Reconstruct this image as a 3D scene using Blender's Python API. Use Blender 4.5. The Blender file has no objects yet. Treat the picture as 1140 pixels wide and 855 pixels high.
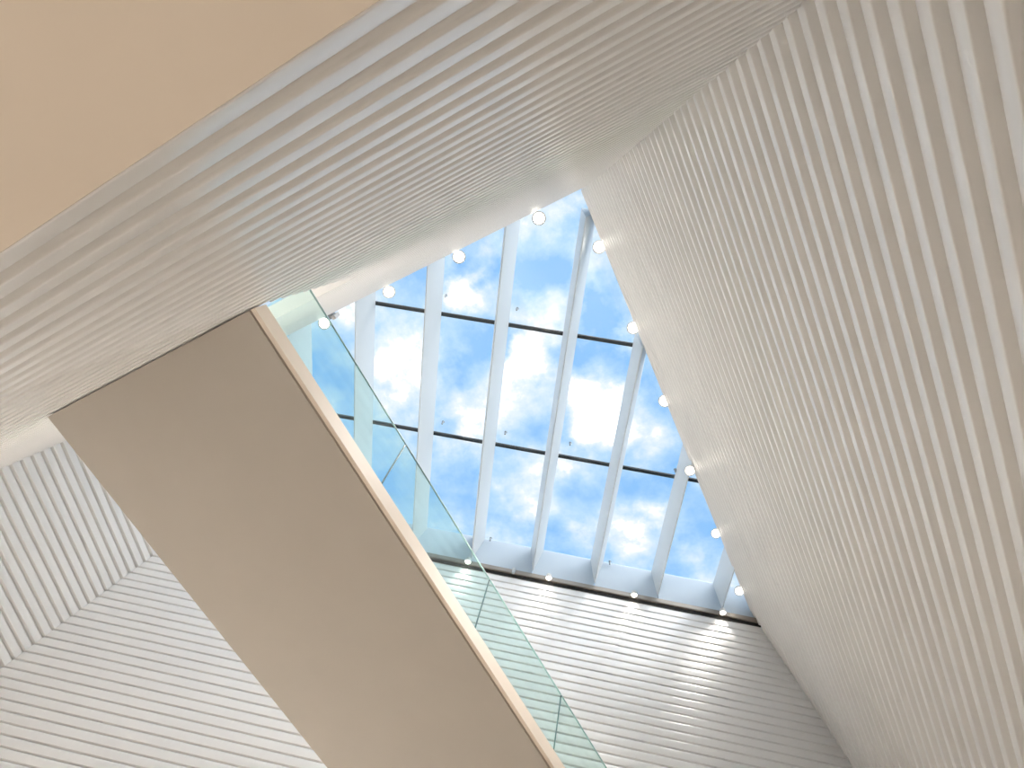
import bpy, bmesh, math
from mathutils import Vector, Matrix
C = bpy.context.scene.collection
S = 0.25                      # one cladding course = 0.25 m
Z0 = 1.5                      # camera height above the floor
def P(v): return Vector((v[0]*S, v[1]*S, v[2]*S + Z0))

# ------------------------------------------------------------------ helpers
def mesh_obj(name, bm, mat, parent=None, smooth=None):
    bmesh.ops.recalc_face_normals(bm, faces=bm.faces)
    if smooth:
        for f in bm.faces: f.smooth = True
        for e in bm.edges:
            if len(e.link_faces) == 2 and e.calc_face_angle(0) < smooth: e.smooth = True
            else: e.smooth = False
    me = bpy.data.meshes.new(name); bm.to_mesh(me); bm.free()
    o = bpy.data.objects.new(name, me); C.objects.link(o)
    me.materials.append(mat)
    if parent: attach(o, parent)
    return o
def attach(o, p):
    o.parent = p
    o.matrix_parent_inverse = Matrix.Translation(-p.location)
def tag(o, label, cat, group=None):
    o['label'] = label; o['category'] = cat
    if group: o['group'] = group
    return o
def thing(name, loc, label, cat, group=None):
    o = bpy.data.objects.new(name, None); C.objects.link(o); o.location = loc
    return tag(o, label, cat, group)
def struct(name, bm, mat, parent=None, smooth=None):
    o = mesh_obj(name, bm, mat, parent, smooth)
    o['kind'] = 'structure'
    return o
def add_prism(bm, loop, vec):
    """closed prism: polygon loop (scene vectors) swept along vec"""
    a = [bm.verts.new(p) for p in loop]; b = [bm.verts.new(p + vec) for p in loop]
    n = len(loop)
    bm.faces.new(a); bm.faces.new(b[::-1])
    for i in range(n): bm.faces.new((a[i], b[i], b[(i+1) % n], a[(i+1) % n]))
def add_hull(bm, pts):
    vs = [bm.verts.new(p) for p in pts]
    bmesh.ops.convex_hull(bm, input=vs)
def add_box(bm, o, ax, ay, az):
    """box from corner o with edge vectors"""
    add_prism(bm, [o, o+ax, o+ax+ay, o+ay], az)
def add_cyl(bm, c, axis, r0, r1, h, n=24, inner=None):
    axis = axis.normalized(); t = axis.orthogonal().normalized(); b = axis.cross(t)
    ring = lambda r, d: [bm.verts.new(c + axis*d + (t*math.cos(2*math.pi*i/n) + b*math.sin(2*math.pi*i/n))*r) for i in range(n)]
    A = ring(r0, 0); B = ring(r1, h)
    for i in range(n): bm.faces.new((A[i], A[(i+1) % n], B[(i+1) % n], B[i]))
    if inner:
        A2 = ring(r0*inner, 0); B2 = ring(r1*inner, h)
        for i in range(n):
            j = (i+1) % n
            bm.faces.new((A2[j], A2[i], B2[i], B2[j]))
            bm.faces.new((A[j], A[i], A2[i], A2[j])); bm.faces.new((B[i], B[j], B2[j], B2[i]))
    else:
        bm.faces.new(A[::-1]); bm.faces.new(B)

# ------------------------------------------------------------------ materials
def mat(name, color, rough=0.5, spec=0.5, vary=0.03, scale=3.0, metallic=0.0, bump=0.0):
    m = bpy.data.materials.new(name); m.use_nodes = True
    nt = m.node_tree; b = nt.nodes['Principled BSDF']
    b.inputs['Roughness'].default_value = rough
    b.inputs['Specular IOR Level'].default_value = spec
    b.inputs['Metallic'].default_value = metallic
    tc = nt.nodes.new('ShaderNodeTexCoord'); nz = nt.nodes.new('ShaderNodeTexNoise')
    nz.inputs['Scale'].default_value = scale; nz.inputs['Detail'].default_value = 4
    rp = nt.nodes.new('ShaderNodeMapRange')
    rp.inputs['To Min'].default_value = 1 - vary; rp.inputs['To Max'].default_value = 1 + vary
    mx = nt.nodes.new('ShaderNodeVectorMath'); mx.operation = 'SCALE'
    mx.inputs[0].default_value = color
    nt.links.new(tc.outputs['Object'], nz.inputs['Vector'])
    nt.links.new(nz.outputs['Fac'], rp.inputs['Value'])
    nt.links.new(rp.outputs['Result'], mx.inputs['Scale'])
    nt.links.new(mx.outputs['Vector'], b.inputs['Base Color'])
    if bump:
        bp = nt.nodes.new('ShaderNodeBump'); bp.inputs['Strength'].default_value = bump
        bp.inputs['Distance'].default_value = 0.01
        nt.links.new(nz.outputs['Fac'], bp.inputs['Height']); nt.links.new(bp.outputs['Normal'], b.inputs['Normal'])
    return m
def glass_mat(name, tint, refl_ior=1.45, rough=0.0):
    m = bpy.data.materials.new(name); m.use_nodes = True
    nt = m.node_tree; nt.nodes.remove(nt.nodes['Principled BSDF'])
    out = nt.nodes['Material Output']
    tr = nt.nodes.new('ShaderNodeBsdfTransparent'); tr.inputs['Color'].default_value = (*tint, 1)
    gl = nt.nodes.new('ShaderNodeBsdfGlossy'); gl.inputs['Roughness'].default_value = rough
    fr = nt.nodes.new('ShaderNodeFresnel')
    ge = nt.nodes.new('ShaderNodeNewGeometry'); ir = nt.nodes.new('ShaderNodeMapRange')
    ir.inputs['To Min'].default_value = refl_ior; ir.inputs['To Max'].default_value = 1/refl_ior
    nt.links.new(ge.outputs['Backfacing'], ir.inputs['Value']); nt.links.new(ir.outputs['Result'], fr.inputs['IOR'])
    mx = nt.nodes.new('ShaderNodeMixShader')
    nt.links.new(fr.outputs[0], mx.inputs[0]); nt.links.new(tr.outputs[0], mx.inputs[1]); nt.links.new(gl.outputs[0], mx.inputs[2])
    nt.links.new(mx.outputs[0], out.inputs['Surface'])
    return m
def emit_mat(name, color, strength):
    m = bpy.data.materials.new(name); m.use_nodes = True
    b = m.node_tree.nodes['Principled BSDF']
    b.inputs['Base Color'].default_value = (*color, 1)
    b.inputs['Emission Color'].default_value = (*color, 1); b.inputs['Emission Strength'].default_value = strength
    return m
M_CLAD = mat('white_cladding_paint', (0.85, 0.838, 0.822), 0.31, 0.8, 0.02, 1.2)
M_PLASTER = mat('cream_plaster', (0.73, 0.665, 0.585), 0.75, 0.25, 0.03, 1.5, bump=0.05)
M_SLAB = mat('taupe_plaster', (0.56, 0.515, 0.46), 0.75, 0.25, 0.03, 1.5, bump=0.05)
M_TRIM = mat('cream_edge_paint', (0.88, 0.77, 0.66), 0.5, 0.4, 0.02, 2)
M_GROOVE = mat('edge_groove_paint', (0.50, 0.43, 0.36), 0.6, 0.3)
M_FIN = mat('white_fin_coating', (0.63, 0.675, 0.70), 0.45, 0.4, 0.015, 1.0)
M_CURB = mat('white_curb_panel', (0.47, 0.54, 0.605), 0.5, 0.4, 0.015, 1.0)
M_BAR = mat('dark_glazing_seal', (0.02, 0.03, 0.035), 0.5, 0.4)
M_TRACK = mat('bronze_track_metal', (0.27, 0.235, 0.20), 0.38, 0.5, 0.06, 4, metallic=0.4)
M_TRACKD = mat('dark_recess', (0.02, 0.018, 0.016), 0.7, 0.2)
M_HOUSE = mat('grey_lamp_housing', (0.62, 0.61, 0.59), 0.4, 0.5)
M_CLIP = mat('grey_clip_metal', (0.22, 0.25, 0.27), 0.4, 0.5, metallic=0.5)
M_FLOOR = mat('warm_timber_floor', (0.475, 0.42, 0.365), 0.5, 0.4, 0.12, 2)
M_GLASS = glass_mat('clear_skylight_glass', (0.975, 0.99, 1.0), 1.35)
M_BGLASS = glass_mat('green_tinted_glass', (0.885, 0.985, 0.975), 1.45)
M_GEDGE = mat('dark_green_glass_edge', (0.05, 0.13, 0.14), 0.3, 0.5)
M_GTOP = mat('pale_green_glass_edge', (0.55, 0.72, 0.72), 0.25, 0.5)
M_LENS = emit_mat('warm_lamp_lens', (1.0, 0.93, 0.82), 14)

# ------------------------------------------------------------------ geometry of the shaft (course units, eye at origin)
# azimuth of courses, tilt, plane distance, side of the room, top line of the face
WALL = {
 'R': dict(az=-0.011102642, t=0.322629074, c=12.341659544, s=-1, cr=0.11, lip=0.07),
 'F': dict(az=-1.523281137, t=-0.168476011, c=-3.168892186, s=1, cr=0.11, lip=0.057),
 'B': dict(az=-2.117479566, t=0.030764892, c=59.652475301, s=-1, cr=0.2, lip=0.03),
 'L': dict(az=-0.299411047, t=-0.224235167, c=-69.915809573, s=1, cr=0.14, lip=0.05)}
for w in WALL.values():
    w['d'] = Vector((math.sin(w['az']), math.cos(w['az']), 0))
    w['h'] = Vector((math.cos(w['az']), -math.sin(w['az']), 0))
    w['n'] = w['h']*math.cos(w['t']) + Vector((0, 0, 1))*math.sin(w['t'])
    w['lean'] = -w['s']*w['n'].z/math.cos(w['t'])       # how far each course steps into the room
def u_at(w, z): return (w['c'] - w['n'].z*z)/math.cos(w['t'])
def solve_plane(A, D, n, c):                             # A + t D on plane n.X = c
    return A + D*((c - n.dot(A))/n.dot(D))
def corner(w1, w2):
    n1, n2 = w1['n'], w2['n']; D = n1.cross(n2)
    Mx = Matrix((n1, n2, D)); A = Mx.inverted() @ Vector((w1['c'], w2['c'], 0))
    return A, D.normalized()
def mitre(a, b):
    w1, w2 = WALL[a], WALL[b]; A, D = corner(w1, w2)
    m = (w1['h']*w1['s'] + w2['h']*w2['s']).normalized()
    n = D.cross(m).normalized()
    return n, n.dot(A)
def corner_at(a, b, z):
    A, D = corner(WALL[a], WALL[b]); return A + D*((z - A.z)/D.z)

def profile(w):
    """one course: rounded outer lip, gently bulging face, recessed crease"""
    L, s, c = w['lean'], w['lip'], w['cr']
    pts = [(-0.004, -0.085), (0.0, -0.045), (0.012, -0.018), (0.035, -0.004), (0.07, 0.0 + .06*s)]
    pts += [(0.16, .42*s), (0.28, .75*s), (0.40, .95*s), (0.50, s), (0.60, s), (0.68, .96*s-.003), (0.75, .84*s-.014), (0.81, .6*s-.032), (0.855, .25*s-.058)]
    pts += [(0.885, -max(.09, c*.75)), (0.905, -c), (0.925, -c-.012), (0.948, -c)]
    return pts
def rib_wall(name, w, courses):
    """courses: list of (lip height, [(cut_a, cut_b), ...]); cuts are planes (n, c)"""
    bm = bmesh.new(); pr = profile(w)
    for z, segs in courses:
        loop = [(dz, o) for dz, o in pr] + [(0.996, w['lean']-0.085), (0.996, w['lean']-0.9), (-0.004, -0.9)]
        u = u_at(w, z)
        for ca, cb in segs:
            va, vb = [], []
            for dz, o in loop:
                A = w['h']*(u + w['s']*o) + Vector((0, 0, z+dz))
                va.append(bm.verts.new(P(solve_plane(A, w['d'], *ca))))
                vb.append(bm.verts.new(P(solve_plane(A, w['d'], *cb))))
            n = len(loop)
            for i in range(n):
                j = (i+1) % n
                bm.faces.new((va[i], va[j], vb[j], vb[i]))
            bm.faces.new(va); bm.faces.new(vb[::-1])
    return struct(name, bm, M_CLAD, smooth=math.radians(38))
RF, RB, FL, LB = mitre('R', 'F'), mitre('R', 'B'), mitre('F', 'L'), mitre('L', 'B')
YB = -40.0                                               # far end of the lobby behind the camera
LOB = (Vector((0, 1, 0)), YB)
XR = (Vector((1, 0, 0)), -19.55); XL = (Vector((1, 0, 0)), -33.6)   # sides of the bridge doorway
rib_wall('wall_right', WALL['R'], [(z + .343, [((LOB if z + .343 < 8.4 else RF), RB)]) for z in range(-6, 68)])
fc = []
for i in range(0, 56):
    z = 8.572 + i
    fc.append((z, [(RF, XR), (XL, FL)] if 21 <= i <= 30 else [(RF, FL)]))
rib_wall('wall_front', WALL['F'], fc)
rib_wall('wall_back', WALL['B'], [(z + .13, [(RB, LB)]) for z in range(-6, 66)])
LC = [(z + .10, [((LOB if z + .1 < 8.4 else FL), LB)]) for z in range(-6, 66)]
rib_wall('wall_left', WALL['L'], LC)

# floor, lobby ceiling behind the front wall, lobby end wall
bm = bmesh.new(); add_box(bm, P((-95, YB-2, -6.8)), Vector((125*S, 0, 0)), Vector((0, 130*S, 0)), Vector((0, 0, .8*S)))
struct('floor', bm, M_FLOOR)
bm = bmesh.new()
wF = WALL['F']; yl = lambda x: (wF['h']*(u_at(wF, 8.55) + -.03) + wF['d']*(-x)).y
add_prism(bm, [P((-78, yl(-78), 8.55)), P((13, yl(13), 8.55)), P((13, YB, 8.55)), P((-78, YB, 8.55))], Vector((0, 0, 1.0*S)))
struct('ceiling', bm, M_PLASTER)
bm = bmesh.new(); add_box(bm, P((-95, YB-2, -6)), Vector((125*S, 0, 0)), Vector((0, 1.9*S, 0)), Vector((0, 0, 15.5*S)))
struct('wall_lobby', bm, M_PLASTER)
# corridor behind the doorway the bridge leads to
ZD0, ZD1 = 29.57, 39.5
bm = bmesh.new()
yF = lambda z: -3.2137 + 0.1701*z
def box6(bm, x0, x1, y0, y1, z0, z1):
    add_box(bm, P((x0, y0, z0)), Vector(((x1-x0)*S, 0, 0)), Vector((0, (y1-y0)*S, 0)), Vector((0, 0, (z1-z0)*S)))
box6(bm, -34.6, -18.6, -16, yF(39.5)-.03, ZD1+.02, ZD1+.6)         # ceiling
struct('ceiling_corridor', bm, M_CLAD)
bm = bmesh.new()
for x in (-34.4, -19.5):
    add_prism(bm, [P((x, -16, 29.2)), P((x, yF(29.2)-.12, 29.2)), P((x, yF(ZD1)-.12, ZD1)), P((x, -16, ZD1))], Vector((.75*S, 0, 0)))
box6(bm, -33.6, -19.55, -16.6, -16, 28.4, ZD1)
struct('wall_corridor', bm, M_CLAD)

bm = bmesh.new(); box6(bm, -34.4, -18.7, -16, yF(29)-.9, 28.35, 29.2); struct('floor_corridor', bm, M_FLOOR)
# ------------------------------------------------------------------ skylight
eu = Vector((0.85413, 0.52006, 0)); ev = Vector((-0.52006, 0.85413, 0)); ez = Vector((0, 0, 1))
ZG, ZR, VB = 71.8, 67.75, 57.55                          # glass height, fin tip height, back edge
HP = [(Vector((-1, 0.011, 0)), 9.75), (Vector((0.0475, 1, 0)), 7.35)]   # inside of right and front wall tops
def v_start(u, z=None):
    v = -60
    for n, c in HP:
        a, b = n.dot(eu), n.dot(ev)
        if b > 1e-6: v = max(v, (c - a*u)/b)
    return v
def UV(u, v, z): return P(eu*u + ev*v + ez*z)
sky = thing('skylight', UV(-8, 40, ZG), 'large skylight of clear panes between white blades, open to the cloudy sky', 'skylight')
DU = 7.5; US = [-25.45 + DU*i for i in range(-2, 7)]
VBAR = [28.5, 43.65]
for u in US:
    v0 = max(v_start(u-.75), v_start(u+.75)); v1 = VB - .02
    if v1 - v0 < 1: continue
    bm = bmesh.new()
    tri = lambda v: [UV(u-.78, v, ZG), UV(u-.05, v, ZR), UV(u+.05, v, ZR), UV(u+.78, v, ZG)]
    add_prism(bm, tri(v0), (ev*(v1-v0)*S))
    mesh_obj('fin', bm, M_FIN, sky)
def clip_poly(poly, n, c):
    out = []
    for i in range(len(poly)):
        a, b = poly[i], poly[(i+1) % len(poly)]
        da, db = n.dot(a)-c, n.dot(b)-c
        if da >= 0: out.append(a)
        if (da >= 0) != (db >= 0): out.append(a + (b-a)*(da/(da-db)))
    return out
edges_u = [US[0]-DU] + US + [US[-1]+DU]
vs = [10.0] + VBAR + [VB]
vs_first = 6.0
for i in range(len(edges_u)-1):
    for j in range(3):
        g = .12
        va = (-8 if j == 0 else vs[j]+g); vb = vs[j+1]-g
        poly = [eu*(edges_u[i]+.05)+ev*va, eu*(edges_u[i+1]-.05)+ev*va, eu*(edges_u[i+1]-.05)+ev*vb, eu*(edges_u[i]+.05)+ev*vb]
        for n, c in HP: 
            if poly: poly = clip_poly(poly, n, c)
        if poly: poly = clip_poly(poly, Vector((1, 0.2, 0)), -62)
        if len(poly) < 3: continue
        bm = bmesh.new(); add_prism(bm, [P(p + ez*(ZG+.02)) for p in poly], Vector((0, 0, .12*S)))
        mesh_obj('glass_pane', bm, M_GLASS, sky)
for v in VBAR:
    ul, ur = -42.0, 28.0
    # end of the bar at the right wall / front wall
    for n, c in HP:
        a, b = n.dot(eu), n.dot(ev)
        lim = (c - b*v)/a
        if a < 0: ur = min(ur, lim)
        else: ul = max(ul, lim)
    bm = bmesh.new(); add_box(bm, UV(ul, v-.2, ZG+.14), eu*(ur-ul)*S, ev*.4*S, ez*.25*S)
    mesh_obj('glazing_bar', bm, M_BAR, sky)
# curb panels between fins, standing on the back wall
uR = 23.6
ce = [US[0]-DU] + US + [uR]
for i in range(len(ce)-1):
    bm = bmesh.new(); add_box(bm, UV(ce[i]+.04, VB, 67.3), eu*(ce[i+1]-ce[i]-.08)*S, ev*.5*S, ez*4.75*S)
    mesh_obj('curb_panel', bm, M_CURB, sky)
# plain upstands that close the gap between the other wall tops and the glass
bm = bmesh.new()
add_prism(bm, [P((-9.70, 8.0, 68.4)), P((-9.05, 8.0, 68.4)), P((-9.05, 8.0, 72.1)), P((-9.70, 8.0, 72.1))], Vector((0.011*54*S, 54*S, 0)))
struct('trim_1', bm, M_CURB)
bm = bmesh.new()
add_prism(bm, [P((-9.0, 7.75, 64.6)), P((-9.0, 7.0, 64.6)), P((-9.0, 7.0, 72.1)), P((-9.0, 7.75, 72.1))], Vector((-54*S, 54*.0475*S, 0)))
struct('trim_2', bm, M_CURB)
# small clips under the panes
for x, y in ((-35.46, 27.29), (-29.01, 31.08), (-22.49, 34.93), (-12.61, 42.13), (-37.32, 44.15), (-24.49, 51.98), (-21.36, 17.91), (-27.94, 13.69)):
    bm = bmesh.new(); c = P((x, y, ZG))
    add_cyl(bm, c - ez*.10*S, ez, .14*S, .17*S, .1*S, 12); add_cyl(bm, c - ez*.55*S, ez, .09*S, .12*S, .45*S, 12)
    mesh_obj('glass_clip', bm, M_CLIP, sky)

# ------------------------------------------------------------------ lighting track along the top of the back wall
wB = WALL['B']
VT = VB - .05
tr = thing('lighting_track', UV(-10, VT, 66.2), 'long dark bronze lighting track between ribbed back wall and skylight', 'track')
bm = bmesh.new(); add_box(bm, UV(-46, VT-.02, 66.55), eu*69.8*S, ev*.5*S, ez*.72*S)
add_box(bm, UV(-46, VT-.06, 66.62), eu*69.8*S, ev*.05*S, ez*.3*S)
mesh_obj('rail', bm, M_TRACK, tr)
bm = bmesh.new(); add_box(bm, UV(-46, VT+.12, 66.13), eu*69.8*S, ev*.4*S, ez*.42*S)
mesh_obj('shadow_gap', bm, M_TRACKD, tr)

# ------------------------------------------------------------------ spotlights
def spotlight(loc, axis, r, label, group, power=0, arm=None, cone=1.0, beam=None):
    """loc: centre of the lens; axis: direction the lamp shines"""
    t = thing('spotlight', loc, label, 'spotlight', group)
    ax = axis.normalized(); back = -ax
    bm = bmesh.new(); add_cyl(bm, loc + back*.02*S, back, r, r*.92, r*1.15, 28); mesh_obj('housing', bm, M_HOUSE, t, smooth=math.radians(40))
    bm = bmesh.new(); add_cyl(bm, loc + ax*.05*S, back, r*1.06, r*1.06, .12*S, 28, inner=.80); mesh_obj('bezel', bm, M_HOUSE, t, smooth=math.radians(40))
    bm = bmesh.new(); add_cyl(bm, loc + ax*.0, ax, r*.82, r*.6, .10*S, 28); mesh_obj('lens', bm, M_LENS, t, smooth=math.radians(50))
    if arm:
        bm = bmesh.new(); d = (arm - (loc + back*r*.9)); add_cyl(bm, loc + back*r*.9, d, .12*S, .12*S, d.length, 12); mesh_obj('bracket', bm, M_HOUSE, t)
    if power:
        ld = bpy.data.lights.new('spot_beam', 'SPOT'); ld.energy = power; ld.color = (1, .96, .90)
        ld.spot_size = cone; ld.spot_blend = .7; ld.shadow_soft_size = r*.5
        lo = bpy.data.objects.new('spot_beam', ld); C.objects.link(lo)
        lo.location = loc + ax*.2*S; lo.rotation_euler = (beam or ax).to_track_quat('-Z', 'Y').to_euler(); attach(lo, t)
    return t
down = Vector((0, 0, -1)); PWR = 5000
lab = ['small lit spotlight on dark track, seen through glass balustrade', 'small lit spotlight on dark track, first right of the glass balustrade',
       'small lit spotlight on dark track, middle of back wall top', 'small lit spotlight on dark track, nearest the right ribbed wall']
for (x, y), l in zip(((-39.17, 43.6), (-30.73, 48.74), (-22.04, 54.03), (-13.24, 59.39)), lab):
    X = Vector((x, y, 67.2)); v = ev.dot(X); X = X*(1 - .5/57.0)
    spotlight(P(X), down + ev*.05, .36*S, l, 'spotlights on the back track', 70, P(X + ev*.40 + ez*-.1), 1.25)
lab = ['glaring spotlight at right wall top, highest in the photo beside the skylight apex', 'glaring spotlight at right wall top, second from the skylight apex',
       'glaring spotlight half hidden behind right wall top, third from the apex', 'bright spotlight at right wall top beside the lower dark glazing bar',
       'lit round spotlight at right wall top, second above the dark track', 'lit round spotlight at right wall top, just above the dark track end']
for k, ((x, y), l) in enumerate(zip(((-10.41, 14.52), (-10.38, 23.49), (-10.30, 32.27), (-10.69, 41.15), (-10.73, 49.89), (-10.81, 58.43)), lab)):
    X = Vector((x, y, 69.0)); aim = (-X).normalized() if k < 4 else (Vector((0.05, -.45, -1)))
    if k == 3: X = X*(66.4/69.0)
    spotlight(P(X), aim, (.62 if k < 3 else .52)*S, l, 'spotlights along the right wall top', PWR*(6, 1.1, 6, .9, .4, .05)[k], P(X + Vector((.9, 0, .3))), .56 if k in (0, 2) else 1.05,
              Vector((-1, (.06, 0, -.24)[k], -1.30)) if k in (0, 2) else Vector((-.42, (0, -.16, 0, -.12, -.35, -.35)[k], -1)))
lab = ['glaring spotlight at front wall top, seen through glass balustrade', 'glaring spotlight at front wall top, second from the bridge',
       'glaring spotlight at front wall top, third from the bridge', 'glaring spotlight at front wall top, nearest the skylight apex']
for k, ((x, y), l) in enumerate(zip(((-39.86, 10.5), (-31.5, 10.16), (-23.07, 9.73), (-14.26, 9.4)), lab)):
    X = Vector((x, y, 67.0))
    spotlight(P(X), -X, .62*S, l, 'spotlights along the front wall top', PWR*(6, .2, 6, .2)[k], P(X + Vector((0, -1.2, .4))), .54 if k in (0, 2) else .85,
              Vector((0, .47, -1)) if k in (0, 2) else Vector((.05, .40, -1)))
# white sensor on the track and grey clamp at the front wall edge
t = thing('sensor', P((-33.7, 46.5, 66.3)), 'small white sensor under dark track left of first clear spotlight', 'sensor')
bm = bmesh.new(); c = UV(*(lambda X: (eu.dot(X), VT-.36, 66.75))(Vector((-34.6, 47.0, 0)))); add_cyl(bm, c - ez*.5*S, ez, .16*S, .24*S, .75*S, 16)
mesh_obj('body', bm, M_FIN, t, smooth=math.radians(40))
bm = bmesh.new(); add_cyl(bm, c + ez*.2*S + ev*.0, ev, .12*S, .12*S, .3*S, 12); mesh_obj('bracket', bm, M_FIN, t)
t = thing('clamp', P((-37.5, 9.9, 65.3)), 'small grey clamp at front wall top beside the balustrade corner', 'clamp')
bm = bmesh.new(); box6(bm, -38.0, -37.4, 8.6, 10.1, 65.2, 65.7); mesh_obj('plate', bm, M_CLIP, t)
bm = bmesh.new(); box6(bm, -37.5, -37.1, 9.8, 10.2, 64.8, 65.9); mesh_obj('jaw', bm, M_HOUSE, t)

# ------------------------------------------------------------------ footbridge and its balustrade
dbr = Vector((0.0416, 0.99914, 0)); nbr = Vector((0.99914, -0.0416, 0))
R0 = Vector((-19.645, 0, 28.3))
def BR(t, o, z): return P(R0 + dbr*t + nbr*o + ez*(z - 28.3))   # t along, o across (0 = right edge), z
nB, cB = WALL['B']['n'], WALL['B']['c'] - .35           # stops just short of the back wall
nF, cF = WALL['F']['n'], WALL['F']['c'] + .03           # starts at the face of the front wall
def t_on(n, c, o, z):
    A = R0 + nbr*o + ez*(z - 28.3); return (c - n.dot(A))/n.dot(dbr)
def bar(bm, o0, o1, z0, z1, tz=None):
    pts = []
    for o in (o0, o1):
        for z in (z0, z1):
            pts += [BR(t_on(nF, cF, o, z), o, z), BR(t_on(nB, cB, o, z), o, z)]
    add_hull(bm, pts)
fb = thing('footbridge', BR(20, -7, 28.3), 'wide beige footbridge crossing the shaft, seen from below', 'bridge')
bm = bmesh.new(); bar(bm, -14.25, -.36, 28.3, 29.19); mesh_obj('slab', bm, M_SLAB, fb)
bm = bmesh.new(); bar(bm, -.36, -.22, 28.36, 29.19); mesh_obj('drip_groove', bm, M_GROOVE, fb)
bm = bmesh.new(); bar(bm, -.22, 0, 28.27, 29.19); mesh_obj('edge_fascia', bm, M_TRIM, fb)
gb = thing('glass_balustrade', BR(20, -.08, 29.2), 'frameless green-tinted glass balustrade along the right edge of the beige footbridge', 'balustrade')
joints = [2.75, 13.2, 23.26, 33.15, 43.2, 53.0]
for i in range(5):
    a, b = joints[i]+.035, joints[i+1]-.035
    bm = bmesh.new(); add_box(bm, BR(a, -.12, 29.2), nbr*.08*S, dbr*(b-a)*S, ez*4.13*S)
    g = mesh_obj('glass_panel', bm, M_BGLASS, gb)
    bm = bmesh.new(); add_box(bm, BR(a, -.12, 33.33), nbr*.08*S, dbr*(b-a)*S, ez*.05*S); mesh_obj('polished_edge', bm, M_GTOP, g)
for tj in joints[1:5]:
    bm = bmesh.new(); add_box(bm, BR(tj-.03, -.11, 29.22), nbr*.06*S, dbr*.06*S, ez*4.1*S); mesh_obj('joint', bm, M_GEDGE, gb)

# ------------------------------------------------------------------ sky
HAZE_FILL, GLOW_FILL = .8, 8.5
W = bpy.data.worlds.new('sky'); bpy.context.scene.world = W; W.use_nodes = True
nt = W.node_tree; bg = nt.nodes['Background']
N = lambda t: nt.nodes.new(t)
def link(a, b): nt.links.new(a, b)
tc = N('ShaderNodeTexCoord'); sep = N('ShaderNodeSeparateXYZ'); link(tc.outputs['Generated'], sep.inputs[0])
mz = N('ShaderNodeMath'); mz.operation = 'MAXIMUM'; mz.inputs[1].default_value = 0.08; link(sep.outputs['Z'], mz.inputs[0])
dv = N('ShaderNodeVectorMath'); dv.operation = 'DIVIDE'; link(tc.outputs['Generated'], dv.inputs[0])
cb = N('ShaderNodeCombineXYZ')
for i in range(3): link(mz.outputs[0], cb.inputs[i])
link(cb.outputs[0], dv.inputs[1])                       # cloud layer coordinates: direction projected on a flat layer
nz = N('ShaderNodeTexNoise'); nz.inputs['Scale'].default_value = 8; nz.inputs['Detail'].default_value = 7; nz.inputs['Roughness'].default_value = .58
mp = N('ShaderNodeMapping'); mp.inputs['Location'].default_value = (3.1, 1.7, 0); mp.inputs['Scale'].default_value = (1, 1, 0)
link(dv.outputs[0], mp.inputs[0]); link(mp.outputs[0], nz.inputs['Vector'])
# a few large cloud banks
CAM = Matrix(((0.89191459, -0.32026741, -0.31924464), (0.41956738, 0.84943127, 0.32004645), (0.16867594, -0.41939873, 0.89199391)))
FPX = 798.76
def sky_dir(x, y):
    r = CAM @ Vector((x-570, y-427.5, FPX)); return (r.x/r.z, r.y/r.z)
wn = N('ShaderNodeTexNoise'); wn.inputs['Scale'].default_value = 9; wn.inputs['Detail'].default_value = 5; wn.inputs['Roughness'].default_value = .6
link(mp.outputs[0], wn.inputs['Vector'])
w1 = N('ShaderNodeVectorMath'); w1.operation = 'SUBTRACT'; w1.inputs[1].default_value = (.5, .5, .5); link(wn.outputs['Color'], w1.inputs[0])
w2 = N('ShaderNodeVectorMath'); w2.operation = 'SCALE'; w2.inputs['Scale'].default_value = .16; link(w1.outputs[0], w2.inputs[0])
w3 = N('ShaderNodeVectorMath'); w3.operation = 'ADD'; link(dv.outputs[0], w3.inputs[0]); link(w2.outputs[0], w3.inputs[1])
w4 = N('ShaderNodeVectorMath'); w4.operation = 'MULTIPLY_ADD'; w4.inputs[1].default_value = (1, 1, 0); w4.inputs[2].default_value = (0, 0, 1); link(w3.outputs[0], w4.inputs[0])
acc = nz.outputs['Fac']
for (x, y, rad, amp) in ((668, 455, 52, .30), (595, 392, 36, .26), (702, 362, 30, .2), (520, 322, 36, .22), (450, 400, 55, .18), (520, 480, 45, .16), (545, 385, 30, -.16), (610, 315, 36, -.18),
                         (660, 345, 22, -.16), (640, 250, 26, -.14), (500, 290, 20, -.12), (650, 395, 22, -.1), (590, 545, 40, .05), (720, 570, 30, .14), (720, 480, 40, .1), (640, 600, 30, .08), (770, 600, 25, -.10), (520, 410, 28, -.14), (545, 300, 20, -.1), (630, 640, 30, .1), (610, 500, 26, .14)):
    px, py = sky_dir(x, y)
    ds = N('ShaderNodeVectorMath'); ds.operation = 'DISTANCE'; ds.inputs[1].default_value = (px, py, 1)
    link(w4.outputs[0], ds.inputs[0])
    mr = N('ShaderNodeMapRange'); mr.interpolation_type = 'SMOOTHERSTEP'
    mr.inputs['From Min'].default_value = 0; mr.inputs['From Max'].default_value = rad*1.5/880
    mr.inputs['To Min'].default_value = amp; mr.inputs['To Max'].default_value = 0
    link(ds.outputs['Value'], mr.inputs['Value'])
    ad = N('ShaderNodeMath'); ad.operation = 'ADD'; link(acc, ad.inputs[0]); link(mr.outputs[0], ad.inputs[1]); acc = ad.outputs[0]
rp = N('ShaderNodeValToRGB'); link(acc, rp.inputs[0])
cr = rp.color_ramp
cr.elements[0].position = .36; cr.elements[0].color = (0.265, 0.53, 0.90, 1)
cr.elements[1].position = .78; cr.elements[1].color = (2.3, 2.3, 2.35, 1)
e = cr.elements.new(.50); e.color = (0.47, 0.69, 0.92, 1)
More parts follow.
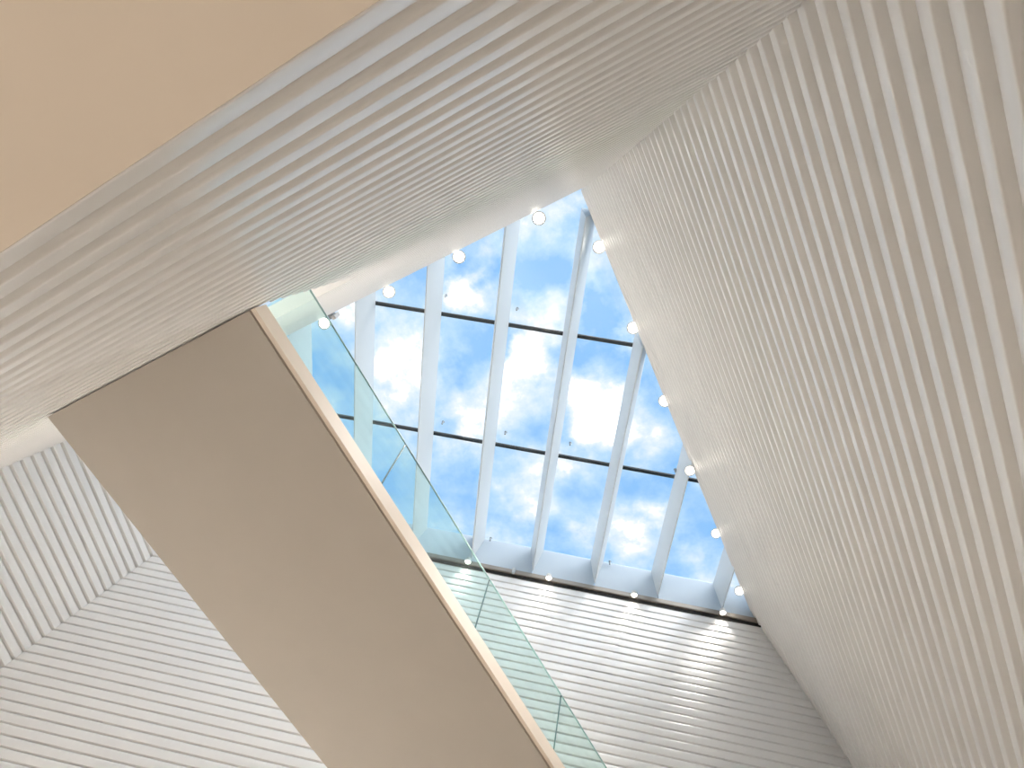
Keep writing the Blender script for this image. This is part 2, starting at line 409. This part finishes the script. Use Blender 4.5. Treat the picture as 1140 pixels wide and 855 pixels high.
e = cr.elements.new(.62); e.color = (0.83, 0.89, 0.95, 1)
# glow lobe and horizon haze added in the unseen sky to brighten the walls
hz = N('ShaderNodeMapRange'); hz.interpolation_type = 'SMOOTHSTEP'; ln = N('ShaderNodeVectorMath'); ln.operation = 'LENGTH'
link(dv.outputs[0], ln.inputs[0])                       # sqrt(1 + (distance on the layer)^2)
hz.inputs['From Min'].default_value = 1.42; hz.inputs['From Max'].default_value = 1.75; hz.inputs['To Min'].default_value = 0; hz.inputs['To Max'].default_value = HAZE_FILL
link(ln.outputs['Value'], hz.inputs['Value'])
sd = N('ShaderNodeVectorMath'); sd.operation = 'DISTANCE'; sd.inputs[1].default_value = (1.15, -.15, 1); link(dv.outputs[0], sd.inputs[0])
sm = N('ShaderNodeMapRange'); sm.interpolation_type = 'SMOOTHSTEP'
sm.inputs['From Min'].default_value = 0; sm.inputs['From Max'].default_value = 1.2; sm.inputs['To Min'].default_value = GLOW_FILL; sm.inputs['To Max'].default_value = 0
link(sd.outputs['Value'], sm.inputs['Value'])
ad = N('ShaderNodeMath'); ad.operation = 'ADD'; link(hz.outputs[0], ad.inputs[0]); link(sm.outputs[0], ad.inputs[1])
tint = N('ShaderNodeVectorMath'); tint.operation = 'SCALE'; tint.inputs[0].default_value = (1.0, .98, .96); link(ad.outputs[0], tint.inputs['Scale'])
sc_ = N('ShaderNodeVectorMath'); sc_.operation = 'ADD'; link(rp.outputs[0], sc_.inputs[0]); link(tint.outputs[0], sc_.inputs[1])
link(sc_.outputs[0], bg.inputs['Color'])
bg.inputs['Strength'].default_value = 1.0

# ------------------------------------------------------------------ fill light: unseen area lights added under the soffit for floor bounce
def area(name, loc, sx, sy, power, color, rot=(0, 0, 0)):
    ld = bpy.data.lights.new(name, 'AREA'); ld.shape = 'RECTANGLE'; ld.size = sx; ld.size_y = sy; ld.energy = power; ld.color = color
    o = bpy.data.objects.new(name, ld); C.objects.link(o); o.location = loc; o.rotation_euler = rot
    return o
area('lobby_fill_light', P((-6, -18, 8.3)), 8, 6, 420, (1, .95, .88))
area('lobby_fill_light', P((-40, -18, 8.3)), 8, 6, 420, (1, .95, .88))
area('corridor_fill_light', P((-26.5, -4, 34)), 1.0, .6, 60, (1, .97, .95), (math.pi, 0, 0))  # unseen uplight added to brighten the corridor ceiling

# ------------------------------------------------------------------ camera
cd = bpy.data.cameras.new('camera'); cam = bpy.data.objects.new('camera', cd); C.objects.link(cam)
right = CAM @ Vector((1, 0, 0)); up = CAM @ Vector((0, -1, 0)); back = CAM @ Vector((0, 0, -1))
m4 = Matrix((right, up, back)).transposed().to_4x4(); m4.translation = Vector((0, 0, Z0))
cam.matrix_world = m4
cd.sensor_width = 36; cd.sensor_fit = 'HORIZONTAL'; cd.lens = FPX/1140*36; cd.clip_end = 500
sc = bpy.context.scene; sc.camera = cam
vs_ = sc.view_settings
vs_.view_transform = 'Standard'; vs_.look = 'None'; vs_.gamma = 1; vs_.use_curve_mapping = False; vs_.exposure = 0.18
